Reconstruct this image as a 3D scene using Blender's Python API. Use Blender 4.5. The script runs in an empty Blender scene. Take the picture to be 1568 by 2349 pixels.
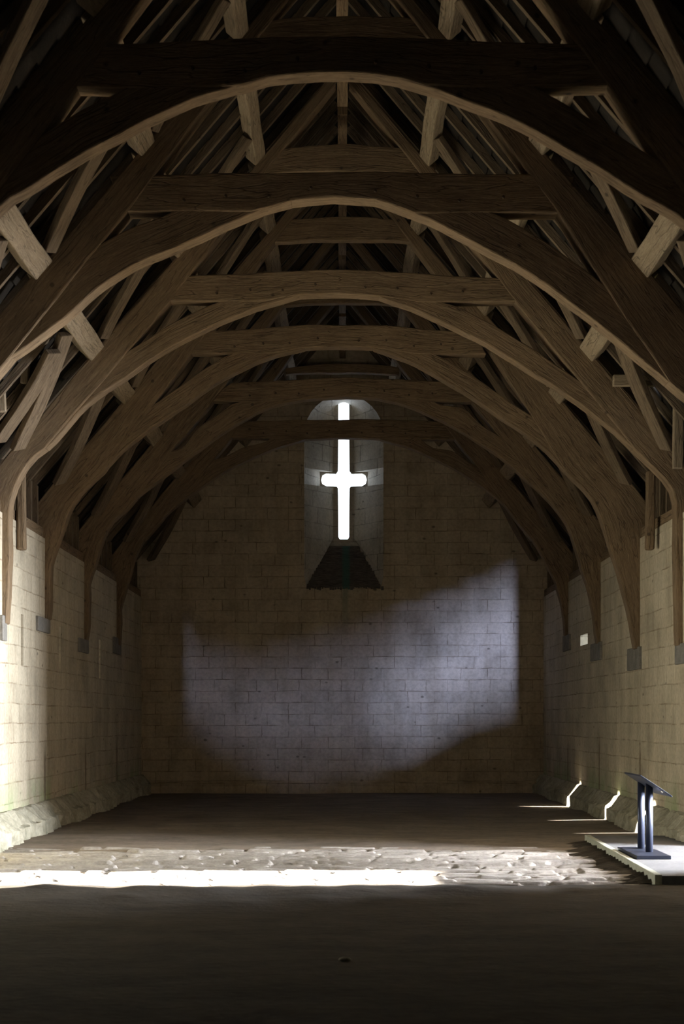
import bpy, bmesh, math, random
from mathutils import Vector, Matrix
random.seed(7)
S = bpy.context.scene
C = S.collection
EYE = 1.82; F = 3267.0; VX = 785.0; VY = 1650.0

# ------------------------------------------------------------------ helpers
def X(px, Y): return (px-VX)*Y/F
def Z(py, Y): return EYE+(VY-py)*Y/F

def link(name, bm, mat, parent=None, smooth=False, bevel=0.0, **props):
    me = bpy.data.meshes.new(name)
    bmesh.ops.recalc_face_normals(bm, faces=bm.faces)
    bm.to_mesh(me); bm.free()
    if smooth:
        for p in me.polygons: p.use_smooth = True
    o = bpy.data.objects.new(name, me); C.objects.link(o)
    if mat: me.materials.append(mat)
    if parent: o.parent = parent
    if bevel:
        b = o.modifiers.new('bevel', 'BEVEL'); b.width = bevel; b.segments = 2; b.limit_method = 'ANGLE'; b.angle_limit = 0.9
    for k, v in props.items(): o[k] = v
    return o

def root(name, label, cat, loc=(0,0,0), group=None):
    o = bpy.data.objects.new(name, None); C.objects.link(o); o.location = loc
    o.empty_display_size = .2
    o['label'] = label; o['category'] = cat
    if group: o['group'] = group
    return o

def put_parent(child, parent):      # keep world place when the parent empty is not at the origin
    child.parent = parent
    child.matrix_parent_inverse = parent.matrix_world.inverted() if False else child.matrix_parent_inverse
    child.location = Vector(child.location) - Vector(parent.location)

def resample(pts, n):
    P = [Vector(p) for p in pts]
    L = [0]
    for a, b in zip(P, P[1:]): L.append(L[-1]+(b-a).length)
    out = []
    for i in range(n):
        t = L[-1]*i/(n-1); k = 0
        while k < len(L)-2 and L[k+1] < t: k += 1
        d = L[k+1]-L[k]
        out.append(P[k].lerp(P[k+1], 0 if d == 0 else (t-L[k])/d))
    return out

def smooth_curve(pts, n):
    P = [Vector(p) for p in pts]; out = []
    Q = [2*P[0]-P[1]]+P+[2*P[-1]-P[-2]]
    for i in range(1, len(Q)-2):
        a, b, c, d = Q[i-1:i+3]
        for k in range(8):
            t = k/8
            out.append(.5*((2*b)+(c-a)*t+(2*a-5*b+4*c-d)*t*t+(3*b-a-3*c+d)*t**3))
    out.append(P[-1])
    return resample(out, n)

def member(bm, A, B, T, jit=0.0, rnd=None):
    """ribbon between edge polylines A and B, thickness vector T; UV u along, v around"""
    uv = bm.loops.layers.uv.verify()
    rnd = rnd or random
    n = len(A); A = [Vector(a) for a in A]; B = [Vector(b) for b in B]; T = Vector(T)
    off = rnd.random()*50
    def nz(s, i): return (math.sin(s+i*0.9)+math.sin(s*2.3+i*0.41)+.6*math.sin(s*3.1+i*1.9))*.4
    rows = []; s1, s2, s3 = (rnd.random()*10 for _ in range(3))
    for i in range(n):
        w = B[i]-A[i]; wl = w.length or 1; wn = w/wl
        a = A[i]+wn*jit*nz(s1, i); b = B[i]+wn*jit*nz(s2, i); t0 = T.normalized()*jit*.6*nz(s3, i)
        rows.append([bm.verts.new(a+t0), bm.verts.new(b+t0), bm.verts.new(b+T+t0*.3), bm.verts.new(a+T+t0*.3)])
    L = [0]
    for i in range(1, n): L.append(L[-1]+((A[i]+B[i])*.5-(A[i-1]+B[i-1])*.5).length)
    wid = (B[n//2]-A[n//2]).length; th = T.length
    vs = [0, wid, wid+th, 2*wid+th, 2*wid+2*th]
    for i in range(n-1):
        for k in range(4):
            f = bm.faces.new([rows[i][k], rows[i][(k+1) % 4], rows[i+1][(k+1) % 4], rows[i+1][k]])
            for lp, (u, v) in zip(f.loops, [(L[i], vs[k]), (L[i], vs[k+1]), (L[i+1], vs[k+1]), (L[i+1], vs[k])]):
                lp[uv].uv = (u+off, v+off*.37)
    for r in (rows[0], rows[-1]):
        f = bm.faces.new(r)
        for lp, (u, v) in zip(f.loops, [(0, 0), (0, wid), (th, wid), (th, 0)]): lp[uv].uv = (u*.3+off, v+off)
    return bm

def stick(bm, p, q, side, w, t, n=6, jit=0.008, bow=0.0, rnd=None, taper=1.0):
    """straight timber p->q; side = width direction, width w, thickness t across"""
    p, q = Vector(p), Vector(q); d = (q-p).normalized()
    side = Vector(side); side = (side-d*side.dot(d)).normalized(); up = d.cross(side).normalized()
    A = []; B = []
    for i in range(n):
        f = i/(n-1); c = p.lerp(q, f)+side*bow*math.sin(math.pi*f); ww = w*(1+(taper-1)*f)
        A.append(c-side*ww/2-up*t/2); B.append(c+side*ww/2-up*t/2)
    return member(bm, A, B, up*t, jit, rnd)

def box(bm, x0, x1, y0, y1, z0, z1):
    v = [bm.verts.new((x, y, z)) for x in (x0, x1) for y in (y0, y1) for z in (z0, z1)]
    for f in ((0,1,3,2), (4,6,7,5), (0,4,5,1), (2,3,7,6), (0,2,6,4), (1,5,7,3)): bm.faces.new([v[i] for i in f])

# ------------------------------------------------------------------ materials
def mat(name, rough=.85):
    m = bpy.data.materials.new(name); m.use_nodes = True
    nt = m.node_tree; nt.nodes.clear()
    o = nt.nodes.new('ShaderNodeOutputMaterial'); b = nt.nodes.new('ShaderNodeBsdfPrincipled')
    nt.links.new(b.outputs[0], o.inputs[0]); b.inputs['Roughness'].default_value = rough
    b.inputs['Specular IOR Level'].default_value = .25
    return m, nt, b
def N(nt, t, **kw):
    n = nt.nodes.new(t)
    for k, v in kw.items():
        if k in n.inputs.keys() if hasattr(n.inputs, 'keys') else False: n.inputs[k].default_value = v
        else: setattr(n, k, v)
    return n
def ramp(nt, fac, stops):
    r = nt.nodes.new('ShaderNodeValToRGB'); cr = r.color_ramp
    while len(cr.elements) < len(stops): cr.elements.new(.5)
    for e, (p, c) in zip(cr.elements, stops):
        e.position = p; e.color = (c if len(c) == 4 else (*c, 1)) if not isinstance(c, (int, float)) else (c, c, c, 1)
    nt.links.new(fac, r.inputs[0]); return r.outputs[0]
def mixc(nt, fac, a, b, mode='MIX'):
    m = nt.nodes.new('ShaderNodeMix'); m.data_type = 'RGBA'; m.blend_type = mode
    for s, v in ((0, fac), (6, a), (7, b)):
        if hasattr(v, 'is_output'): nt.links.new(v, m.inputs[s])
        else: m.inputs[s].default_value = v if s == 0 else ((*v, 1) if len(v) == 3 else v)
    return m.outputs[2]
def math_(nt, op, a, b=0.0):
    m = nt.nodes.new('ShaderNodeMath'); m.operation = op
    for s, v in ((0, a), (1, b)):
        if hasattr(v, 'is_output'): nt.links.new(v, m.inputs[s])
        else: m.inputs[s].default_value = v
    return m.outputs[0]
def noise(nt, vec, scale, detail=4, rough=.55, dist=0):
    n = nt.nodes.new('ShaderNodeTexNoise'); n.inputs['Scale'].default_value = scale
    n.inputs['Detail'].default_value = detail; n.inputs['Roughness'].default_value = rough; n.inputs['Distortion'].default_value = dist
    if vec is not None: nt.links.new(vec, n.inputs['Vector'])
    return n.outputs[0]
def mapping(nt, vec, sc=(1,1,1), loc=(0,0,0), rot=(0,0,0)):
    m = nt.nodes.new('ShaderNodeMapping'); m.inputs['Scale'].default_value = sc; m.inputs['Location'].default_value = loc; m.inputs['Rotation'].default_value = rot
    nt.links.new(vec, m.inputs['Vector']); return m.outputs[0]
def bump(nt, bsdf, h, strength=.5, dist=.02):
    b = nt.nodes.new('ShaderNodeBump'); b.inputs['Strength'].default_value = strength; b.inputs['Distance'].default_value = dist
    nt.links.new(h, b.inputs['Height']); nt.links.new(b.outputs[0], bsdf.inputs['Normal'])

def wood(name, dark, mid, light, uvs=True):
    m, nt, b = mat(name, .8)
    tc = nt.nodes.new('ShaderNodeTexCoord'); geo = nt.nodes.new('ShaderNodeNewGeometry')
    v = mapping(nt, tc.outputs['UV'], (1.3, 16, 1)) if uvs else mapping(nt, geo.outputs[0], (2, 2, 12))
    g = noise(nt, v, 1.6, 6, .62, .8)
    big = noise(nt, geo.outputs[0], 1.1, 3, .6, .4)
    fine = noise(nt, v, 7, 3, .6, 1.2)
    c = ramp(nt, g, [(.25, dark), (.5, mid), (.78, light)])
    c = mixc(nt, ramp(nt, big, [(.3, .0), (.7, .75)]), c, tuple(x*1.5 for x in mid), 'MIX')
    c = mixc(nt, .8, c, ramp(nt, fine, [(.3, .55), (.65, 1.15)]), 'MULTIPLY')
    vo = nt.nodes.new('ShaderNodeTexVoronoi'); vo.inputs['Scale'].default_value = 2.6; nt.links.new(geo.outputs[0], vo.inputs['Vector'])
    knot = ramp(nt, vo.outputs['Distance'], [(.05, .25), (.1, 1.0)])
    c = mixc(nt, .8, c, knot, 'MULTIPLY')
    cr = nt.nodes.new('ShaderNodeTexNoise'); cr.inputs['Scale'].default_value = 1.0; cr.inputs['Detail'].default_value = 2
    nt.links.new(mapping(nt, tc.outputs['UV'] if uvs else geo.outputs[0], (.8, 9, 1), (3, 7, 0)), cr.inputs['Vector'])
    crack = ramp(nt, math_(nt, 'ABSOLUTE', math_(nt, 'SUBTRACT', cr.outputs[0], .5)), [(.0, .35), (.014, 1.0)])
    c = mixc(nt, .7, c, crack, 'MULTIPLY')
    nt.links.new(c, b.inputs['Base Color'])
    h = math_(nt, 'ADD', math_(nt, 'MULTIPLY', g, 1.0), math_(nt, 'ADD', math_(nt, 'MULTIPLY', fine, .3), math_(nt, 'MULTIPLY', crack, .6)))
    bump(nt, b, h, .8, .02)
    return m

oak = wood('aged_oak', (.075, .048, .028), (.175, .120, .070), (.29, .215, .135))
oak_pale = wood('pale_oak', (.14, .102, .062), (.27, .21, .14), (.38, .315, .22))
oak_mid = wood('mid_oak', (.06, .041, .025), (.135, .098, .062), (.23, .175, .115))
oak_dark = wood('dark_oak', (.06, .038, .022), (.12, .078, .046), (.19, .13, .08))

def stone(name, axis, base=(.50, .44, .34), mortar=(.20, .165, .12), bw=.72, bh=.31, moss=False, stain=False):
    m, nt, b = mat(name, .92)
    geo = nt.nodes.new('ShaderNodeNewGeometry'); sep = nt.nodes.new('ShaderNodeSeparateXYZ'); nt.links.new(geo.outputs[0], sep.inputs[0])
    wob = noise(nt, geo.outputs[0], .9, 3)
    wob2 = noise(nt, geo.outputs[0], 6, 3)
    comb = nt.nodes.new('ShaderNodeCombineXYZ')
    hz = math_(nt, 'ADD', sep.outputs[0 if axis == 'x' else 1], math_(nt, 'MULTIPLY', wob2, .05))
    zz = math_(nt, 'ADD', sep.outputs[2], math_(nt, 'ADD', math_(nt, 'MULTIPLY', wob, .07), math_(nt, 'MULTIPLY', wob2, .02)))
    nt.links.new(hz, comb.inputs[0]); nt.links.new(zz, comb.inputs[1])
    br = nt.nodes.new('ShaderNodeTexBrick'); nt.links.new(comb.outputs[0], br.inputs['Vector'])
    br.inputs['Scale'].default_value = 1; br.inputs['Brick Width'].default_value = bw; br.inputs['Row Height'].default_value = bh
    br.inputs['Mortar Size'].default_value = .011; br.inputs['Mortar Smooth'].default_value = .35; br.inputs['Bias'].default_value = -.1
    br.inputs['Color1'].default_value = (*[c*.93 for c in base], 1); br.inputs['Color2'].default_value = (*[c*1.06 for c in base], 1)
    br.inputs['Mortar'].default_value = (*mortar, 1); br.offset_frequency = 2; br.squash = .8; br.squash_frequency = 3
    # mortar shows only here and there
    mfac = math_(nt, 'MULTIPLY', br.outputs['Fac'], ramp(nt, noise(nt, geo.outputs[0], 2.2, 4), [(.38, .08), (.66, .9)]))
    n1 = noise(nt, geo.outputs[0], 1.3, 5, .6); n2 = noise(nt, geo.outputs[0], 14, 4, .65)
    blk = mixc(nt, 0.0, br.outputs['Color'], br.outputs['Color'])
    blk = mixc(nt, math_(nt, 'MULTIPLY', br.outputs['Fac'], 1.0), br.outputs['Color'], base)
    c = mixc(nt, mfac, blk, mortar)
    c = mixc(nt, 1.0, c, ramp(nt, n1, [(.25, (.72, .70, .66)), (.5, (1, .97, .92)), (.75, (1.12, 1.1, 1.06))]), 'MULTIPLY')
    c = mixc(nt, .7, c, ramp(nt, n2, [(.3, .74), (.6, 1.08)]), 'MULTIPLY')
    # vertical run-off streaks
    st = noise(nt, mapping(nt, geo.outputs[0], (2.4, 2.4, .22)), 1.0, 4, .6)
    c = mixc(nt, .6, c, ramp(nt, st, [(.35, (.80, .76, .70)), (.6, (1.05, 1.04, 1.02))]), 'MULTIPLY')
    # holes and dark chips along the joints
    vo = nt.nodes.new('ShaderNodeTexVoronoi'); vo.inputs['Scale'].default_value = 1.9; nt.links.new(mapping(nt, geo.outputs[0], (1, 1, 1.6)), vo.inputs['Vector'])
    chip = ramp(nt, math_(nt, 'ADD', vo.outputs['Distance'], math_(nt, 'MULTIPLY', wob2, .12)), [(.10, .3), (.16, 1.0)])
    c = mixc(nt, .8, c, chip, 'MULTIPLY')
    if moss:
        lo = ramp(nt, sep.outputs[2], [(0.0, 1.0), (1.0, 0.0)])
        mn = ramp(nt, noise(nt, mapping(nt, geo.outputs[0], (1, .8, .55), (0, 3.3, 0)), 1.0, 4), [(.43, 0.0), (.56, 1.0)])
        c = mixc(nt, math_(nt, 'MULTIPLY', math_(nt, 'MULTIPLY', lo, mn), .9), c, (.20, .33, .13))
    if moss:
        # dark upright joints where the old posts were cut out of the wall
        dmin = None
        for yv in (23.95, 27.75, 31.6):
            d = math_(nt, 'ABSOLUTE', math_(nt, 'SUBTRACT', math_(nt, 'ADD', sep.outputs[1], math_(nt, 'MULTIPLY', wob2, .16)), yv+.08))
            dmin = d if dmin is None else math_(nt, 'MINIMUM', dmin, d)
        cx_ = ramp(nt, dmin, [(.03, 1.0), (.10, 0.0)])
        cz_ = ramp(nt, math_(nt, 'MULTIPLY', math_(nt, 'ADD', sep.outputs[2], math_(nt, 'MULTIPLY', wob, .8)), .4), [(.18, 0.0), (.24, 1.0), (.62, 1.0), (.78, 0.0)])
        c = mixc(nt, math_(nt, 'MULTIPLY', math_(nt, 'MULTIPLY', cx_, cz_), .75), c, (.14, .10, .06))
    if stain:
        # green water stain running down from the cross slit
        d = math_(nt, 'ABSOLUTE', math_(nt, 'SUBTRACT', math_(nt, 'ADD', sep.outputs[0], math_(nt, 'MULTIPLY', wob2, .06)), .10))
        inx = ramp(nt, d, [(.04, 1.0), (.10, 0.0)])
        inz = ramp(nt, math_(nt, 'MULTIPLY', math_(nt, 'SUBTRACT', sep.outputs[2], 3.7), .3), [(.0, 0.0), (.45, .9)])
        below = ramp(nt, math_(nt, 'MULTIPLY', sep.outputs[2], .1), [(.64, 1.0), (.68, 0.0)])
        c = mixc(nt, math_(nt, 'MULTIPLY', math_(nt, 'MULTIPLY', math_(nt, 'MULTIPLY', inx, inz), below), .6), c, (.10, .18, .14))
    nt.links.new(c, b.inputs['Base Color'])
    h = math_(nt, 'ADD', math_(nt, 'MULTIPLY', n2, .3), math_(nt, 'ADD', math_(nt, 'MULTIPLY', chip, .4), math_(nt, 'SUBTRACT', 1.0, math_(nt, 'MULTIPLY', mfac, .9))))
    bump(nt, b, h, .7, .018)
    return m
stone_side = stone('limestone_ashlar_side', 'y', (.51, .465, .375), (.27, .22, .155), .62, .30, moss=True)
stone_end = stone('limestone_ashlar_end', 'x', (.52, .44, .335), (.19, .145, .10), .66, .285, stain=True)
stone_niche = stone('limestone_splay', 'x', (.52, .49, .44), (.22, .20, .18), .6, .4)

def plainmat(name, a, b_, scale=5, rough=.9, bs=.4, bd=.02, sp=(1,1,1)):
    m, nt, b = mat(name, rough); geo = nt.nodes.new('ShaderNodeNewGeometry')
    v = mapping(nt, geo.outputs[0], sp)
    n = noise(nt, v, scale, 6, .62); n2 = noise(nt, v, scale*7, 4, .6)
    c = ramp(nt, n, [(.3, a), (.7, b_)]); c = mixc(nt, .7, c, ramp(nt, n2, [(.3, .7), (.65, 1.1)]), 'MULTIPLY')
    nt.links.new(c, b.inputs['Base Color']); bump(nt, b, math_(nt, 'ADD', n, math_(nt, 'MULTIPLY', n2, .4)), bs, bd)
    return m
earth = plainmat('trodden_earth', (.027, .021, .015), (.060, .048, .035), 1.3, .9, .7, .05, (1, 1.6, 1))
earth_lit = plainmat('lit_trodden_earth', (.17, .138, .108), (.29, .24, .19), 1.3, .9, .7, .05, (1, 1.6, 1))  # lighter copy of the earth, standing in for doorway light on the far floor
cobble_m = plainmat('worn_cobble', (.24, .215, .195), (.42, .385, .345), 3.5, .75, .6, .03, (1, 2, 1))
rubble_m = plainmat('plinth_rubble', (.22, .21, .15), (.50, .46, .36), 2.4, .9, .9, .05)
slate_m = plainmat('dark_stacked_slate', (.10, .085, .075), (.28, .235, .20), 6, .8, 1.0, .05, (1, 1, 6))
def green_streak(m):
    nt = m.node_tree; b = [n for n in nt.nodes if n.type == 'BSDF_PRINCIPLED'][0]
    src = b.inputs['Base Color'].links[0].from_socket
    geo = nt.nodes.new('ShaderNodeNewGeometry'); sep = nt.nodes.new('ShaderNodeSeparateXYZ'); nt.links.new(geo.outputs[0], sep.inputs[0])
    d = math_(nt, 'ABSOLUTE', math_(nt, 'SUBTRACT', math_(nt, 'ADD', sep.outputs[0], math_(nt, 'MULTIPLY', noise(nt, geo.outputs[0], 5, 3), .08)), .13))
    nt.links.new(mixc(nt, ramp(nt, d, [(.05, .85), (.12, 0.0)]), src, (.10, .24, .19)), b.inputs['Base Color'])
green_streak(slate_m)
pad_m = plainmat('grey_padstone', (.15, .14, .125), (.25, .235, .21), 5, .9, .5, .02)
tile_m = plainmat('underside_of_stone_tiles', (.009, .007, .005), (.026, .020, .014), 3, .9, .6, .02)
conc_m = plainmat('concrete_ramp', (.11, .11, .12), (.17, .17, .178), 2.5, .8, .3, .01)
edge_m = plainmat('painted_board_edge', (.36, .37, .30), (.44, .45, .37), 2.5, .6, .2, .01)
m, nt, b = mat('dark_blue_steel', .38); b.inputs['Base Color'].default_value = (.035, .042, .07, 1); b.inputs['Metallic'].default_value = .55; b.inputs['Specular IOR Level'].default_value = .5; steel = m
m, nt, b = mat('panel_face', .3); b.inputs['Base Color'].default_value = (.30, .31, .27, 1); panel_face = m
m, nt, b = mat('bright_screw', .15); b.inputs['Base Color'].default_value = (.9, .9, .9, 1); b.inputs['Metallic'].default_value = 1; screw_m = m

# ------------------------------------------------------------------ setting
YB = 35.45; Y0 = -8.0; WT = 3.04+EYE       # back wall, near wall, wall top
XW = 5.0; XO = 6.0
SL = 1.17                                   # roof pitch
def roofz(x, top): return EYE+top-SL*abs(x)

def fill_holes(bm, loops):
    es = []
    for lp in loops:
        for i in range(len(lp)):
            a, b = lp[i], lp[(i+1) % len(lp)]
            e = bm.edges.get((a, b)) or bm.edges.new((a, b)); es.append(e)
    bmesh.ops.triangle_fill(bm, use_beauty=True, use_dissolve=False, edges=es)
def bridge(bm, l1, l2):
    n = len(l1)
    for i in range(n): bm.faces.new([l1[i], l1[(i+1) % n], l2[(i+1) % n], l2[i]])

def slab_with_holes(bm, outer_in, outer_out, holes):
    """outer_in/out: 3D loops of the two skins; holes: list of (inner loop, outer loop)"""
    oi = [bm.verts.new(p) for p in outer_in]; oo = [bm.verts.new(p) for p in outer_out]
    hi = []; ho = []
    for a, b in holes:
        la = [bm.verts.new(p) for p in a]; lb = [bm.verts.new(p) for p in b]
        hi.append(la); ho.append(lb); bridge(bm, la, lb)
    bridge(bm, oi, oo); fill_holes(bm, [oi]+hi); fill_holes(bm, [oo]+ho)

def yz(x, y0, y1, z0, z1): return [(x, y0, z0), (x, y1, z0), (x, y1, z1), (x, y0, z1)]
DOOR = (16.3, 19.25); DOORL = (17.35, 19.3)
# left wall: sun wicket, big doorway, three small vents
SUN = Vector((1, .06, -.30))
left_holes = [(yz(-XW, 15.2, 17.0, .02, 1.80), yz(-XO, 15.1, 17.0, .02, 2.10)),
              (yz(-XW, *DOORL, .02, 4.6), yz(-XO, *DOORL, .02, 4.6))]
for yc in (22.25, 25.2, 29.35):
    left_holes.append((yz(-XW, yc-.09, yc+.09, 2.66, 3.46), yz(-XO, yc-.15, yc+.0, 2.96, 3.75)))
bm = bmesh.new()
slab_with_holes(bm, yz(-XW, Y0, YB+1, -.2, WT), yz(-XO, Y0, YB+1, -.2, WT-.05), left_holes)
link('wall_left', bm, stone_side, kind='structure')
right_holes = [(yz(XW, *DOOR, .02, 3.1), yz(XO, *DOOR, .02, 3.1)),
               (yz(XW, 29.05, 29.95, 3.36, 3.58), yz(XO, 29.35, 30.6, 3.24, 3.74))]
bm = bmesh.new()
slab_with_holes(bm, yz(XW, Y0, YB+1, -.2, WT), yz(XO, Y0, YB+1, -.2, WT-.05), right_holes)
link('wall_right', bm, stone_side, kind='structure')

# back wall: gable with a splayed, round-headed embrasure
def niche(half, zspring, zsill, y, wsill, arm, zs, n=16):
    # foot of the sill, flank, pocket for the cross arms, flank, round head and down again
    l = [(wsill, zsill), (half, zs[0]), (half, zs[1]), (arm, zs[1]), (arm, zs[2]), (half, zs[2])]
    p = [(-x, y, z) for x, z in l]
    for i in range(n+1):
        a = math.pi-math.pi*i/n
        p.append((half*math.cos(a), y, zspring+half*math.sin(a)))
    return p+[(x, y, z) for x, z in reversed(l)]
cx = .035
def sh(pts): return [(p[0]+cx, p[1], p[2]) for p in pts]
Z1 = EYE+305/92.2                      # sill foot
n_out = sh(niche(.985, EYE+654/92.2, Z1, YB, .93, .985, (Z1+.25, EYE+5.86, EYE+6.27)))
YI = YB+.9
n_in = sh(niche(.26, EYE+7.82, EYE+4.42, YI, .37, .60, (EYE+4.62, EYE+5.90, EYE+6.31)))
# cross opening outline at the inner plane
k = (YI)/F
def cr(px, py): return ((px-VX)*k, YI, EYE+(VY-py)*k)
cross = [cr(776, 1232), cr(779, 1237), cr(797, 1237), cr(800, 1232)]
cross += [cr(801, 1120), cr(804, 1116), cr(830, 1115), cr(838, 1110), cr(841, 1100), cr(838, 1090), cr(830, 1086), cr(806, 1087), cr(801, 1080)]
cross += [cr(800, 920), cr(796, 911), cr(788, 907), cr(780, 911), cr(776, 920)]
cross += [cr(775, 1080), cr(770, 1087), cr(748, 1086), cr(739, 1090), cr(736, 1100), cr(739, 1110), cr(748, 1115), cr(772, 1116), cr(775, 1120)]
cross_out = [(p[0], YB+1.1, p[2]) for p in cross]
def gable(y):
    return [(-XO, y, -.2), (XO, y, -.2), (XO, y, roofz(XO, 9.98)), (0, y, roofz(0, 9.98)), (-XO, y, roofz(XO, 9.98))]
bm = bmesh.new()
oi = [bm.verts.new(p) for p in gable(YB)]; oo = [bm.verts.new(p) for p in gable(YB+1.1)]
a = [bm.verts.new(p) for p in n_out]; c_ = [bm.verts.new(p) for p in cross_out]
bridge(bm, oi, oo); fill_holes(bm, [oi, a]); fill_holes(bm, [oo, c_])
link('wall_back', bm, stone_end, kind='structure')
bm = bmesh.new()
a = [bm.verts.new(p) for p in n_out]; b2 = [bm.verts.new(p) for p in n_in]
cc = [bm.verts.new(p) for p in cross]; co = [bm.verts.new(p) for p in cross_out]
n = len(a)
for i in range(n-1): bm.faces.new([a[i], a[i+1], b2[i+1], b2[i]])
fill_holes(bm, [b2, cc]); bridge(bm, cc, co)
# sill flank corner
win = link('window_1', bm, stone_niche, kind='structure')
# stepped dark sill inside the embrasure
bm = bmesh.new(); ns = 13
za, zb = Z1-.02, EYE+4.42
for i in range(ns):
    f0 = i/ns; f1 = (i+1)/ns; jx = random.uniform(-.03, .03)
    w0 = .93+(.37-.93)*f0+jx; y0 = YB-.03+(.93)*f0
    box(bm, cx-w0, cx+w0+random.uniform(-.02, .02), y0-random.uniform(0, .025), YI+.02, za+(zb-za)*f0, za+(zb-za)*f1-.008)
link('window_sill', bm, slate_m, win, bevel=.008)
# ragged lip below the sill
bm = bmesh.new()
for i in range(30):
    x = cx-.93+i*.064; w = random.uniform(.03, .07)
    box(bm, x, x+w, YB-.03, YB+.05, Z1-random.uniform(.03, .10), Z1)
link('broken_lip', bm, slate_m, win, bevel=.005)

# near end wall with an added opening cut to throw the far wall's light patch
SRC = Vector((0.2, -30, 4.6))
patch = [(425,1478),(462,1552),(600,1560),(800,1505),(1000,1440),(1180,1365),(1180,1575),(1080,1600),(960,1670),(820,1735),(640,1745),(500,1665),(425,1612)]
def to_open(px, py, y):
    P = Vector((X(px, YB), YB, Z(py, YB))); t = (y-SRC.y)/(P.y-SRC.y); return tuple(SRC.lerp(P, t))
op_in = [to_open(px, py, Y0) for px, py in patch]; op_out = [to_open(px, py, Y0-.3) for px, py in patch]
bm = bmesh.new(); slab_with_holes(bm, gable(Y0), gable(Y0-.3), [(op_in, op_out)])
link('wall_near', bm, stone_end, kind='structure')

xl = to_open(425, 1600, Y0)[0]; xr_ = to_open(1180, 1600, Y0)[0]; rs = random.Random(17)
bm = bmesh.new(); z = 2.2
while z < 6.0:
    f = .72+.10*math.sin(z*3)+rs.uniform(-.12, .12)
    box(bm, xl-.1, xl+(xr_-xl)*f, Y0-.14, Y0-.10, z, z+.043); z += .055
link('added_patch_slats', bm, oak, kind='structure')  # slats added out of view to dim part of the far wall's patch
# plinths
def plinth(s):
    bm = bmesh.new(); prof = [(5.02, .46), (4.96, .44), (4.80, .24), (4.75, .20), (4.74, .02), (4.70, -.05)]
    ys = [19.32+i*.12 for i in range(int((YB-19.32)/.12)+2)]; rr = random.Random(3+s)
    rows = []
    for y in ys:
        rows.append([bm.verts.new((s*(x+(rr.uniform(-.05, .05) if 0 < j < 5 else 0)), y, z+(rr.uniform(-.025, .025) if 0 < j < 5 else 0))) for j, (x, z) in enumerate(prof)])
    for r0, r1 in zip(rows, rows[1:]):
        for j in range(len(prof)-1): bm.faces.new([r0[j], r0[j+1], r1[j+1], r1[j]])
    bm.faces.new(rows[0])
    link('baseboard_left' if s < 0 else 'baseboard_right', bm, rubble_m, kind='structure')
plinth(-1); plinth(1)
bm = bmesh.new(); rr = random.Random(11)
xs = [-5+i*.2 for i in range(51)]; prof = [(YB+.02, .30), (YB-.04, .28), (YB-.12, .16), (YB-.14, -.05)]; rows = []
for x in xs: rows.append([bm.verts.new((x, y+rr.uniform(-.015, .015), z+rr.uniform(-.015, .015))) for y, z in prof])
for r0, r1 in zip(rows, rows[1:]):
    for j in range(3): bm.faces.new([r0[j], r0[j+1], r1[j+1], r1[j]])
link('baseboard_back', bm, stone_end, kind='structure')

# floor: trodden earth
CY0, CY1 = 15.62, 20.1
def hnoise(x, y):
    return (math.sin(x*1.7+y*.9)+math.sin(x*.6-y*1.3+2)+.5*math.sin(x*3.1+y*2.7))*.006
bm = bmesh.new()
def grid(bm, x0, x1, y0, y1, nx, ny, hf):
    vv = [[bm.verts.new((x0+(x1-x0)*i/nx, y0+(y1-y0)*j/ny, hf(x0+(x1-x0)*i/nx, y0+(y1-y0)*j/ny))) for i in range(nx+1)] for j in range(ny+1)]
    for j in range(ny):
        for i in range(nx): bm.faces.new([vv[j][i], vv[j][i+1], vv[j+1][i+1], vv[j+1][i]])
rf = random.Random(5); lump = [(rf.uniform(-5, 5), rf.uniform(13.8, 15.4), rf.uniform(.15, .5), rf.uniform(.005, .022)) for _ in range(60)]
def near_h(x, y):
    h = hnoise(x, y)
    if y > 13:
        for a, b, r, k_ in lump:
            d = ((x-a)**2+(y-b)**2)/(r*r)
            if d < 4: h += k_*math.exp(-d*1.5)
    if y > 15.2: h += .006*math.sin(x*5.3)+.004*math.sin(x*13.1)
    return h
grid(bm, -5.2, 5.2, Y0, 12.4, 30, 50, hnoise)
grid(bm, -5.2, 5.2, 12.4, CY0, 140, 54, near_h)
def far_h(x, y):
    return hnoise(x, y)+(.018*math.sin(y*2.1+math.sin(x)*.7))*(1 if y > 21 else 0)
grid(bm, -5.2, 5.2, CY1-.15, YB+.3, 60, 110, lambda x, y: far_h(x, y)-(.05 if y < CY1-.03 else 0))
box(bm, -5.2, 5.2, Y0, YB+.3, -.5, -.2)
fl = link('floor', bm, earth, smooth=True, kind='structure'); fl.data.materials.append(earth_lit)
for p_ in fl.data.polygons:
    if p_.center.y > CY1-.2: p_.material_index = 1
# cobbled passage between the two doorways
rc = random.Random(9); rows = []; y = CY0
while y < CY1:
    h = rc.uniform(.09, .19); st = []; x = -5.3
    while x < 5.3:
        w = rc.uniform(.25, 1.0); st.append((x, x+w, rc.uniform(-.026, .016), rc.uniform(-.03, .03))); x += w
    rows.append((y, y+h, st, rc.uniform(-.020, .018))); y += h
def cob_h(x, y):
    yy = y+.03*math.sin(x*1.3)+.015*math.sin(x*4.1)
    for a, b, st, rh in rows:
        if a <= yy < b or (b >= CY1 and yy >= a):
            for (u, v, z, tl) in st:
                if u <= x < v:
                    dx = min(x-u, v-x); dy = min(yy-a, b-yy); e = min(dx, dy)
                    return z+rh+tl*(x-(u+v)/2)-.04*math.exp(-(max(e, 0)/.024)**2)-.008
    return -.06
bm = bmesh.new(); grid(bm, -5.1, 5.1, CY0-.04, CY1+.05, 340, 170, cob_h)
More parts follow.
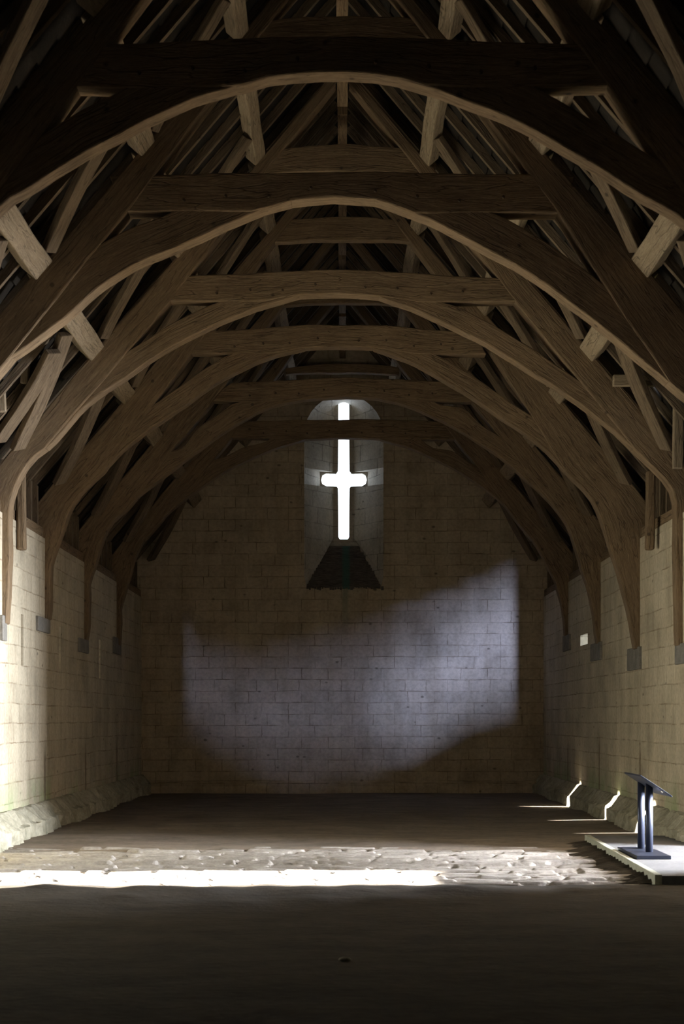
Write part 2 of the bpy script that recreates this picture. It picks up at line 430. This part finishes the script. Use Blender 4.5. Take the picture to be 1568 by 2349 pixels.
link('cobble_floor', bm, cobble_m, smooth=True, kind='structure')

# roof covering: courses of stone tiles seen from beneath, with the few pinholes of daylight
holes = {1: [(20.6, 4.50), (21.12, 4.80), (33.1, .375)], -1: []}
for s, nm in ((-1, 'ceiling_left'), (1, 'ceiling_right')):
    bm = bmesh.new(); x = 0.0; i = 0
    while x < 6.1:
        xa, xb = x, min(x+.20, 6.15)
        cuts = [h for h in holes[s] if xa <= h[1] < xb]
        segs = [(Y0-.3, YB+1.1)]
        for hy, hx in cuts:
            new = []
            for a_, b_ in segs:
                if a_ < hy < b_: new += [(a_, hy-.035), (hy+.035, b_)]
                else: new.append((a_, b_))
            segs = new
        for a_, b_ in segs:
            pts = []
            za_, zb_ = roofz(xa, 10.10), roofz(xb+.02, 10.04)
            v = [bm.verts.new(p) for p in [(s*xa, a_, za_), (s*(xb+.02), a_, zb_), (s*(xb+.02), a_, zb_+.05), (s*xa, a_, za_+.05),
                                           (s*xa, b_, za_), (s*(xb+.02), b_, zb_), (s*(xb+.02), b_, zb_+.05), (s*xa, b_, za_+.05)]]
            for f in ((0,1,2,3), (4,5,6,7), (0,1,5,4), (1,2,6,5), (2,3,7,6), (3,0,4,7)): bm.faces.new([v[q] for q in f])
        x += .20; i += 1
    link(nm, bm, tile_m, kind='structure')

# closed porch boxes, unseen, added to block sun and shape the doorway light
for s in (-1, 1):
    XD = 10.9 if s > 0 else 6.9; PH = 3.1 if s > 0 else 4.6
    bm = bmesh.new(); y0, y1 = DOOR if s > 0 else DOORL
    box(bm, s*XO, s*XD, y0-.4, y0, -.2, PH+.6); box(bm, s*XO, s*XD, y1, y1+.4, -.2, PH+.6)
    box(bm, s*XO, s*XD, y0-.4, y1+.4, PH, PH+.6); box(bm, s*XO, s*XD, y0-.4, y1+.4, -.4, -.05); box(bm, s*XD, s*(XD+.3), y0-.4, y1+.4, -.4, PH+.6)
    link('porch_blocker_left' if s < 0 else 'porch_blocker_right', bm, stone_end, kind='structure')

# ------------------------------------------------------------------ roof trusses
TY = [13.75, 17.09, 20.94, 23.95, 27.6, 31.56]
ORD = ['nearest', 'second', 'third', 'fourth', 'fifth', 'sixth and farthest']
low = [(1.94, 3.6), (2.28, 4.6), (2.75, 4.9)]
IL = [  # intrados, crown joint first (pixels)
 [(632,172),(550,192),(450,220),(350,265),(280,300),(215,335),(150,375),(75,425),(0,470)],
 [(670,459),(600,480),(500,520),(400,568),(320,600),(250,640),(200,680),(150,725),(100,760),(50,800),(0,835)],
 [(695,675),(600,700),(500,740),(400,790),(300,855),(200,925),(115,1020),(65,1060),(40,1100),(18,1170),(4,1240),(0,1330),(0,1430)],
 [(700,797),(600,825),(500,876),(400,945),(300,1015),(215,1080),(178,1140),(150,1200),(118,1290),(100,1370),(96,1420)],
 [(700,915),(600,940),(500,1000),(400,1075),(325,1130),(278,1165),(243,1220),(212,1310),(195,1390),(189,1470)],
 [(700,1007),(600,1040),(500,1090),(400,1165),(345,1215),(318,1262),(294,1330),(275,1400),(265,1480)]]
IR = [
 [(891,170),(999,200),(1084,235),(1194,280),(1284,330),(1384,390),(1484,450),(1568,500)],
 [(865,457),(985,503),(1100,560),(1225,632),(1350,725),(1470,820),(1568,905)],
 [(862,677),(964,715),(1084,770),(1184,830),(1284,895),(1384,965),(1464,1035),(1504,1075),(1545,1130),(1563,1220),(1570,1330),(1572,1480)],
 [(855,798),(950,835),(1050,890),(1150,958),(1250,1030),(1315,1083),(1360,1150),(1392,1230),(1422,1330),(1445,1420),(1455,1488)],
 [(870,914),(950,935),(1050,985),(1150,1050),(1235,1125),(1282,1175),(1315,1240),(1340,1320),(1360,1400),(1368,1476)],
 [(870,1007),(960,1035),(1050,1080),(1130,1135),(1185,1188),(1237,1262),(1262,1310),(1282,1370),(1298,1420),(1302,1458)]]
CB = [  # collar: top-left end, centre, right end (px,py); bottom left, right
 dict(t=[(150,100),(785,80),(1420,100)], b=[(130,197),(1400,197)], c=163),
 dict(t=[(250,402),(785,391),(1320,402)], b=[(285,483),(1290,487)], c=452),
 dict(t=[(400,632),(785,616),(1150,637)], b=[(375,690),(1190,692)], c=672),
 dict(t=[(470,760),(700,744),(880,746),(1090,762)], b=[(430,811),(1115,812)], c=794),
 dict(t=[(530,878),(785,864),(1050,876)], b=[(470,920),(1090,922)], c=909),
 dict(t=[(560,966),(700,962),(890,962),(1020,966)], b=[(515,1004),(1070,1008)], c=1003)]
JZ = [4.05, 4.05, 3.98, 4.17, 4.08, 3.95]
TH = [.25, .29, .27, .26, .27, .27]
generic = [(4.26, 4.05), (4.62, 3.45), (4.87, 2.75), (5.0, 2.1), (5.04, 1.45)]
def eye_pt(px, py, Y): return (abs(px-VX)*Y/F, (VY-py)*Y/F)

def V3(s, p, y): return Vector((s*p[0], y, EYE+p[1]))
for ti, Y in enumerate(TY):
    tr = root('cruck_truss', '', 'roof truss')
    tr['label'] = ['nearest dark oak roof truss, its flat arch crossing the top of the picture',
                   'second dark oak roof truss with a bright pale underside to its arch',
                   'third roof truss, olive brown arch with foot springing at the picture edges',
                   'fourth brown oak roof truss, between the olive one and the lumpy edged one',
                   'fifth roof truss with lumpy upper edges, just over the top of the cross window',
                   'farthest small roof truss whose collar crosses in front of the cross window'][ti]
    th = TH[ti]; rj = random.Random(100+ti)
    for s, src in ((-1, IL[ti]), (1, IR[ti])):
        pts = [eye_pt(px, py, Y) for px, py in src]
        lastz = pts[-1][1]
        if ti < 2:
            pts += [g for g in generic if g[1] < lastz-.3]
        jz = JZ[ti]
        upper = [p for p in pts if p[1] > jz+.05]; lower = [p for p in pts if p[1] < jz-.05]
        # joint point by interpolation
        a = upper[-1]; b = lower[0]; f = (a[1]-jz)/(a[1]-b[1]); J = (a[0]+(b[0]-a[0])*f, jz)
        low_c = smooth_curve([(p[0], 0, p[1]) for p in [J]+lower], 16)      # joint down to foot
        footz = low_c[-1].z
        inner = [(min(v.x, 4.90+.04*math.exp(-max(0, v.z-footz)*3)), v.z) for v in reversed(low_c)]
        up_in = [(q.x, q.z) for q in resample([(J[0], 0, J[1]), (2.53, 0, 6.15), (1.04, 0, 8.17), (.10, 0, 9.35)], 22)]
        inner += up_in[1:]
        outer = [(q.x, q.z) for q in resample([(5.14, 0, footz), (5.34, 0, footz+.9), (5.36, 0, 3.36), (4.62, 0, 4.26)], 16)]
        outer += [(q.x, q.z) for q in resample([(4.62, 0, 4.26), (3.56, 0, 5.52), (2.5, 0, 6.73), (1.25, 0, 8.19), (.10, 0, 9.56)], 22)][1:]
        bm = bmesh.new()
        A = [V3(s, p, Y) for p in inner]; B = [V3(s, p, Y) for p in outer]
        member(bm, A, B, (0, th, 0), .013 if ti < 4 else .026, rj)
        link('cruck_blade', bm, oak, tr, bevel=.018)
        # arch brace: joint to crown
        arc = [(J[0], 0, J[1])]+[(p[0], 0, p[1]) for p in reversed(upper)]
        arc = smooth_curve(arc, 26)
        A = []; B = []
        dep = [.37, .42, .29, .31, .33, .29][ti]
        for i, p in enumerate(arc):
            q0 = arc[max(i-1, 0)]; q1 = arc[min(i+1, len(arc)-1)]; d = (q1-q0).normalized(); nrm = Vector((-d.z, 0, d.x))
            if nrm.z < 0: nrm = -nrm
            f = i/(len(arc)-1)
            w = dep*min(1, .25+f*5)*(1-.45*max(0, (f-.75)/.25))
            if ti >= 4: w += .05*math.sin(f*17+ti)+.04*math.sin(f*31+s)
            A.append(V3(s, (p.x, p.z), Y+.02)); e = p+nrm*w; B.append(V3(s, (e.x, e.z), Y+.02))
        bm = bmesh.new(); member(bm, A, B, (0, th-.03, 0), .012, rj)
        link('arch_brace', bm, oak, tr, bevel=.015)
    cb = CB[ti]; nn = 22
    top = resample([(X(px, Y), 0, (VY-py)*Y/F) for px, py in cb['t']], nn)
    jl, jr = IL[ti][0], IR[ti][0]
    bp = [cb['b'][0], (jl[0]-90, cb['b'][0][1]+2), jl, ((jl[0]+jr[0])/2, cb['c']), jr, (jr[0]+90, cb['b'][1][1]), cb['b'][1]]
    bot = resample([(X(px, Y), 0, (VY-py)*Y/F) for px, py in bp], nn)
    bm = bmesh.new()
    member(bm, [Vector((p.x, Y+.01, EYE+p.z)) for p in bot], [Vector((p.x, Y+.01, EYE+p.z)) for p in top], (0, th-.02, 0), .012, rj)
    col = link('collar_beam', bm, oak, tr, bevel=.018)
    for k_ in range(8):      # oak pegs where the braces are tenoned into the collar
        i_ = [3, 5, 7, 9, 12, 14, 16, 18][k_]; pz = bot[i_].lerp(top[i_], .30+.1*(k_ % 2))
        bmp = bmesh.new(); bmesh.ops.create_cone(bmp, cap_ends=True, segments=8, radius1=.020, radius2=.017, depth=.05)
        bmesh.ops.rotate(bmp, verts=bmp.verts, cent=(0,0,0), matrix=Matrix.Rotation(math.pi/2, 3, 'X'))
        bmesh.ops.translate(bmp, verts=bmp.verts, vec=(pz.x, Y+.005, EYE+pz.z)); link('peg', bmp, oak_dark, col)
    # upper collar
    w2 = 1.26
    if ti == 5: zt, zb_ = 7.86, 7.70
    else: zt, zb_ = 8.43, 8.08
    xs = [(-w2+2*w2*i/13) for i in range(14)]
    bm = bmesh.new()
    member(bm, [Vector((x, Y+.05, EYE+zb_-.05*(x/w2)**2)) for x in xs], [Vector((x, Y+.05, EYE+zt+.10*(1-(x/w2)**2)-.06)) for x in xs], (0, th-.1, 0), .015, rj)
    link('upper_collar', bm, oak, tr, bevel=.012)

# ------------------------------------------------------------------ longitudinal timbers
bays = [10.3]+TY+[YB]
BN = ['in front of the nearest truss', 'between nearest and second trusses', 'between second and third trusses', 'between third and fourth trusses',
      'between fourth and fifth trusses', 'between fifth and sixth trusses', 'between farthest truss and gable wall']
SD = {-1: 'left', 1: 'right'}
roofdir = Vector((1, 0, -SL)).normalized()
for bi in range(7):
    ya, yb = bays[bi]+(.27 if bi else 0), bays[bi+1]+(0.02 if bi < 6 else .05)
    ym = (ya+yb)/2
    rj = random.Random(200+bi)
    bm = bmesh.new(); stick(bm, (0, ya, EYE+9.12), (0, yb, EYE+9.12+rj.uniform(-.02, .02)), (1, 0, 0), .15, .24, 8, .006, 0, rj)
    link('ridge_beam', bm, oak, bevel=.01, label='oak ridge beam at the roof peak, '+BN[bi], category='beam', group='lengths of the ridge beam')
    for s in (-1, 1):
        for (nm, px_, pz_, w, t_) in (('low', 3.66, 5.46, .30, .25), ('middle', 2.41, 6.93, .26, .23), ('high', 1.27, 8.28, .22, .2)):
            bm = bmesh.new()
            stick(bm, (s*px_, ya-.02, EYE+pz_), (s*(px_+rj.uniform(-.02, .02)), yb, EYE+pz_+rj.uniform(-.03, .03)), (s*roofdir.x, 0, roofdir.z), w, t_, 10, .014, rj.uniform(-.02, .02), rj)
            link('purlin', bm, oak_pale, bevel=.02, label='%s pale oak purlin on the %s slope, %s' % (nm if nm != 'high' else 'top', SD[s], BN[bi]), category='purlin', group='roof purlins')
        # wall plate
        bm = bmesh.new(); stick(bm, (s*5.14, ya, WT+.09), (s*5.14, yb-.02, WT+.09), (1, 0, 0), .24, .18, 8, .01, 0, rj)
        link('wall_plate', bm, oak, bevel=.012, label='timber plate on top of the %s wall, %s' % (SD[s], BN[bi]), category='timber', group='wall plates')
        # wind braces rising from the farther truss
        yt = bays[bi+1]
        for (nm, a, b, dya, dyb, w) in (('lowest', (3.78, 5.28), (4.74, 3.95), 1.45, .16, .24), ('middle', (2.50, 6.80), (3.50, 5.58), 1.1, .14, .19), ('topmost', (1.33, 8.17), (2.26, 7.02), .95, .12, .16)):
            if bi == 6 and nm != 'lowest': continue
            if bi == 0 and nm == 'lowest': continue
            if bi == 6: yt = YB-.05
            bm = bmesh.new(); P = Vector((s*a[0], yt-dya, EYE+a[1])); Q = Vector((s*b[0], yt-dyb, EYE+b[1]))
            stick(bm, P, Q, (s*.35, -.95, 0), w, .10, 9, .01, .05*(-1 if nm == 'lowest' else 1), rj)
            link('wind_brace', bm, oak_mid, bevel=.014, label='%s wind brace, %s slope, %s' % (nm, SD[s], BN[bi]), category='brace', group='diagonal wind braces')
# second brace beside the lowest left one
bm = bmesh.new(); stick(bm, (-3.94, 19.42, EYE+5.02), (-4.96, 20.55, EYE+4.02), (-.35, -.95, 0), .24, .10, 9, .01, -.05)
link('wind_brace', bm, oak_mid, bevel=.014, label='outer of the two parallel wind braces on the left, between second and third trusses', category='brace', group='diagonal wind braces')

# common rafters and the short ashlar posts under their feet
def rafter_bm(y, s, rj):
    bm = bmesh.new(); b0 = rj.uniform(-.02, .02)
    stick(bm, (s*.09, y, roofz(.09, 9.97)), (s*5.8, y+b0, roofz(5.8, 9.97)), (0, 1, 0), .075, .11, 10, .007, rj.uniform(-.03, .03), rj)
    return bm
skipy = {1: [20.6, 21.12, 33.1], -1: []}
for bi in range(7):
    n = 6
    for s in (-1, 1):
        rj = random.Random(300+bi*2+s)
        for k_ in range(n):
            y = bays[bi]+.42+(bays[bi+1]-bays[bi]-.55)*(k_+.1)/(n-1+.2)
            for h in skipy[s]:
                if abs(y-h) < .12: y = h+.14
            link('common_rafter', rafter_bm(y, s, rj), oak_mid, label='one of the slender rafters on the %s slope, %s' % (SD[s], BN[bi]), category='rafter', group='rafters, %s slope, %s' % (SD[s], BN[bi]))
            if bays[bi+1] > 20 and y > 19.5:
                bm = bmesh.new(); stick(bm, (s*5.13, y, WT+.16), (s*5.13, y, roofz(5.13, 9.90)), (0, 1, 0), .10, .10, 5, .006, 0, rj)
                link('ashlar_post', bm, oak_mid, label='short upright post from %s wall top to rafter foot, %s' % (SD[s], BN[bi]), category='post', group='posts on the %s wall, %s' % (SD[s], BN[bi]))
# hanging posts with rounded feet
for s, px, w in ((-1, 50, 'left'), (1, 1489, 'right')):
    yy = 22.5; xx = X(px, yy)
    if s < 0: yy = 21.9; xx = X(50, yy)
    bm = bmesh.new(); stick(bm, (xx, yy, Z(1262, yy)), (xx+s*.02, yy, Z(1080, yy)), (1, 0, 0), .135, .16, 8, .006, 0, None)
    link('hanging_post', bm, oak, bevel=.03, label='thicker hanging post reaching down over the top of the %s wall' % w, category='post')
# trimmer frame over the right doorway
yy = 20.3
bm = bmesh.new(); stick(bm, (X(1405, yy), yy, Z(873, yy)), (X(1545, yy), yy, Z(876, yy)), (0, 0, 1), .15, .1, 6, .008)
link('trimmer_beam', bm, oak_pale, bevel=.012, label='short level timber behind the right hand brace beside the daylight pinholes', category='timber')
bm = bmesh.new(); stick(bm, (X(1553, yy), yy, Z(1075, yy)), (X(1556, yy), yy, Z(872, yy)), (1, 0, 0), .14, .1, 6, .008)
link('trimmer_post', bm, oak_pale, bevel=.012, label='short upright timber at the right picture edge beside the daylight pinholes', category='timber')
yy = 19.6
bm = bmesh.new(); stick(bm, (X(4, yy), yy, Z(945, yy)), (X(0, yy), yy, Z(835, yy)), (1, 0, 0), .12, .1, 5, .008)
link('trimmer_post', bm, oak_pale, bevel=.012, label='short upright timber at the left picture edge above the wind braces', category='timber')
bm = bmesh.new(); stick(bm, (X(55, 19.9), 19.9, Z(880, 19.9)), (X(62, 19.9), 19.9, Z(800, 19.9)), (1, 0, 0), .11, .09, 5, .008)
link('trimmer_post', bm, oak_pale, bevel=.012, label='stub of upright timber between left wind braces and second truss arch', category='timber')
# gable beam high behind the farthest trusses
yy = YB-.35
bm = bmesh.new(); stick(bm, (X(668, yy), yy, Z(850, yy)), (X(908, yy), yy, Z(850, yy)), (0, 0, 1), .15, .2, 8, .01)
link('gable_beam', bm, oak_dark, bevel=.012, label='dark level beam high against the gable wall above the cross window', category='beam')

# padstones under the cruck feet
pads = [(-1, 0, 10, 1412, 1470, 'at the left picture edge', 'third'), (-1, 82, 110, 1417, 1450, 'left wall', 'fourth'), (-1, 178, 199, 1466, 1497, 'left wall', 'fifth'), (-1, 258, 274, 1463, 1500, 'left wall', 'farthest'),
        (1, 1553, 1575, 1476, 1523, 'at the right picture edge', 'third'), (1, 1443, 1471, 1486, 1537, 'right wall', 'fourth'), (1, 1358, 1381, 1475, 1515, 'right wall', 'fifth'), (1, 1294, 1309, 1457, 1493, 'right wall', 'farthest')]
for s, x0, x1, y0, y1, where, tn in pads:
    ya = XW*F/abs(x0-VX); yb = XW*F/abs(x1-VX); ya, yb = min(ya, yb), max(ya, yb)
    ymid = (ya+yb)/2
    bm = bmesh.new(); a, b = sorted((s*4.955, s*5.3)); box(bm, a, b, ya, yb, Z(y1, ymid), Z(y0, ymid))
    link('padstone', bm, pad_m, bevel=.012, label='dark grey padstone %s under the foot of the %s truss' % (('in the '+where) if 'wall' in where else where, tn), category='stone block', group='padstones in the side walls')

# ------------------------------------------------------------------ ramp and information lectern
bm = bmesh.new()
xe = lambda y: 3.47+(y-15.6)*(3.62-3.47)/5.4
v = []
ny = 24
top = [(xe(15.6+5.4*i/ny), 15.6+5.4*i/ny) for i in range(ny+1)]
rows = []
for x, y in top: rows.append([bm.verts.new((x+.03, y, -.08)), bm.verts.new((x+.03, y, .105)), bm.verts.new((4.98, y, .105)), bm.verts.new((4.98, y, -.08))])
for a, b in zip(rows, rows[1:]):
    for k_ in range(4): bm.faces.new([a[k_], a[(k_+1) % 4], b[(k_+1) % 4], b[k_]])
bm.faces.new(rows[0]); bm.faces.new(rows[-1])
ramp_r = root('entrance_ramp', 'low grey concrete ramp by the right wall carrying the information lectern', 'ramp')
link('ramp_slab', bm, conc_m, ramp_r)
bm = bmesh.new(); rows = []
for i, (x, y) in enumerate(top): rows.append([bm.verts.new((x-.05, y, -.03)), bm.verts.new((x-.05, y, .118)), bm.verts.new((x+.03, y, .118)), bm.verts.new((x+.03, y, -.03))])
for a, b in zip(rows, rows[1:]):
    for k_ in range(4): bm.faces.new([a[k_], a[(k_+1) % 4], b[(k_+1) % 4], b[k_]])
bm.faces.new(rows[0]); bm.faces.new(rows[-1])
link('kerb_board', bm, edge_m, ramp_r, bevel=.006, label='pale board edging the ramp')
# earth spilled against the kerb
bm = bmesh.new(); rr = random.Random(31); rws = []
for i in range(91):
    y = 15.75+5.1*i/90; x = xe(y)-.045; h = .045*abs(math.sin(i*.9)+.5*math.sin(i*2.3))*rr.uniform(.5, 1.2)+.01; w = rr.uniform(.25, .5)
    rws.append([bm.verts.new((x, y, h)), bm.verts.new((x-w*.4, y, h*.6)), bm.verts.new((x-w, y, -.03)), bm.verts.new((x, y, -.1))])
for a, b in zip(rws, rws[1:]):
    for k_ in range(3): bm.faces.new([a[k_], a[k_+1], b[k_+1], b[k_]])
link('earth_spill', bm, earth, kind='stuff', label='dark crumbled earth heaped along the pale ramp edge', category='earth')

lt = root('information_lectern', 'slim dark steel lectern with a tilted panel standing on the ramp', 'lectern', (3.82, 18.0, .107))
def rel(o): o.location = -Vector(lt.location); return o
bm = bmesh.new(); box(bm, 3.60, 4.02, 17.42, 18.66, .107, .150); rel(link('base_plate', bm, steel, lt, bevel=.006))
plz = lambda x: 1.125-(x-3.68)*(1.125-.88)/(4.05-3.68)
for yp in (17.93, 18.42):
    bm = bmesh.new(); r_ = .046; lo_ = []; hi_ = []
    for q in range(28):
        a_ = 2*math.pi*q/28; x, y = 3.86+r_*math.cos(a_), yp+r_*math.sin(a_)
        lo_.append(bm.verts.new((x, y, .15))); hi_.append(bm.verts.new((x, y, plz(x)-.02)))
    bridge(bm, lo_, hi_); bm.faces.new(lo_); bm.faces.new(hi_)
    o = link('post', bm, steel, lt); rel(o)
    for p_ in o.data.polygons: p_.use_smooth = len(p_.vertices) == 4
bm = bmesh.new(); vs = [bm.verts.new((x, y, plz(x)+dz)) for dz in (-.02, .0) for x, y in ((3.66, 17.5), (4.05, 17.5), (4.05, 18.5), (3.66, 18.5))]
for f in ((0,1,2,3), (4,5,6,7), (0,1,5,4), (1,2,6,5), (2,3,7,6), (3,0,4,7)): bm.faces.new([vs[q] for q in f])
rel(link('panel_tray', bm, steel, lt, bevel=.003))
bm = bmesh.new(); vs = [bm.verts.new((x, y, plz(x)+dz)) for dz in (.001, .006) for x, y in ((3.69, 17.53), (4.02, 17.53), (4.02, 18.47), (3.69, 18.47))]
for f in ((0,1,2,3), (4,5,6,7), (0,1,5,4), (1,2,6,5), (2,3,7,6), (3,0,4,7)): bm.faces.new([vs[q] for q in f])
rel(link('display_panel', bm, panel_face, lt))
bm = bmesh.new(); bmesh.ops.create_uvsphere(bm, u_segments=16, v_segments=10, radius=.016)
o = link('screw', bm, screw_m, lt, smooth=True, label='shiny screw head'); o.location = Vector((3.93, 17.52, plz(3.93)-.03))-Vector(lt.location)
# tiny pebble on the near floor
bm = bmesh.new(); bmesh.ops.create_icosphere(bm, subdivisions=2, radius=.035)
for v_ in bm.verts: v_.co.x *= 1.4; v_.co.z *= .5; v_.co += v_.co.normalized()*random.uniform(-.004, .004)
o = link('pebble', bm, edge_m, smooth=True, label='tiny pale pebble alone on the dark earth floor in the foreground', category='pebble'); o.location = (.02, 10.71, .012)

# ------------------------------------------------------------------ light
def area(name, loc, target, sx, sy, power, col, spread=180):
    l = bpy.data.lights.new(name, 'AREA'); l.shape = 'RECTANGLE'; l.size = sx; l.size_y = sy; l.energy = power; l.color = col; l.spread = math.radians(spread)
    o = bpy.data.objects.new(name, l); C.objects.link(o); o.location = loc
    o.rotation_euler = (Vector(target)-Vector(loc)).to_track_quat('-Z', 'Y').to_euler()
    return o
ymid = sum(DOOR)/2
area('daylight_right_doorway', (10.6, ymid, 1.55), (0, ymid, 1.55), 2.6, 3.0, 4000, (.90, .94, 1.0), 100)
area('daylight_left_doorway', (-6.7, 18.32, 2.3), (0, 20.3, 3.0), 1.8, 4.4, 230, (1.0, .98, .72), 160)
area('added_patch_light', tuple(SRC), (0, YB, 3), .12, 1.0, 5600, (.42, .54, 1.0), 60)  # added lamp beyond the near wall, makes the bluish patch on the far wall
sun = bpy.data.lights.new('sun', 'SUN'); sun.energy = 135; sun.angle = math.radians(.8); sun.color = (1, .93, .82)
so = bpy.data.objects.new('sun', sun); C.objects.link(so); so.rotation_euler = SUN.to_track_quat('-Z', 'Y').to_euler()
w = bpy.data.worlds.new('sky'); S.world = w; w.use_nodes = True
bg = w.node_tree.nodes['Background']; bg.inputs[0].default_value = (.72, .84, 1.0, 1); bg.inputs[1].default_value = 7

# ------------------------------------------------------------------ camera
cam = bpy.data.cameras.new('camera'); co_ = bpy.data.objects.new('camera', cam); C.objects.link(co_)
co_.location = (0, 0, EYE); co_.rotation_euler = (math.pi/2, 0, 0)
cam.sensor_fit = 'HORIZONTAL'; cam.sensor_width = 24; cam.lens = 24*F/1568
cam.shift_x = -(VX-784)/1568; cam.shift_y = (VY-1174.5)/1568
cam.clip_end = 300; cam.dof.use_dof = True; cam.dof.focus_distance = 29; cam.dof.aperture_fstop = 2.4
S.camera = co_
S.view_settings.view_transform = 'Standard'; S.view_settings.look = 'None'; S.view_settings.gamma = 1; S.view_settings.exposure = 0
S.view_settings.use_curve_mapping = False
S.cycles.max_bounces = 10; S.cycles.diffuse_bounces = 6; S.cycles.use_denoising = True
S.cycles.sample_clamp_indirect = 6
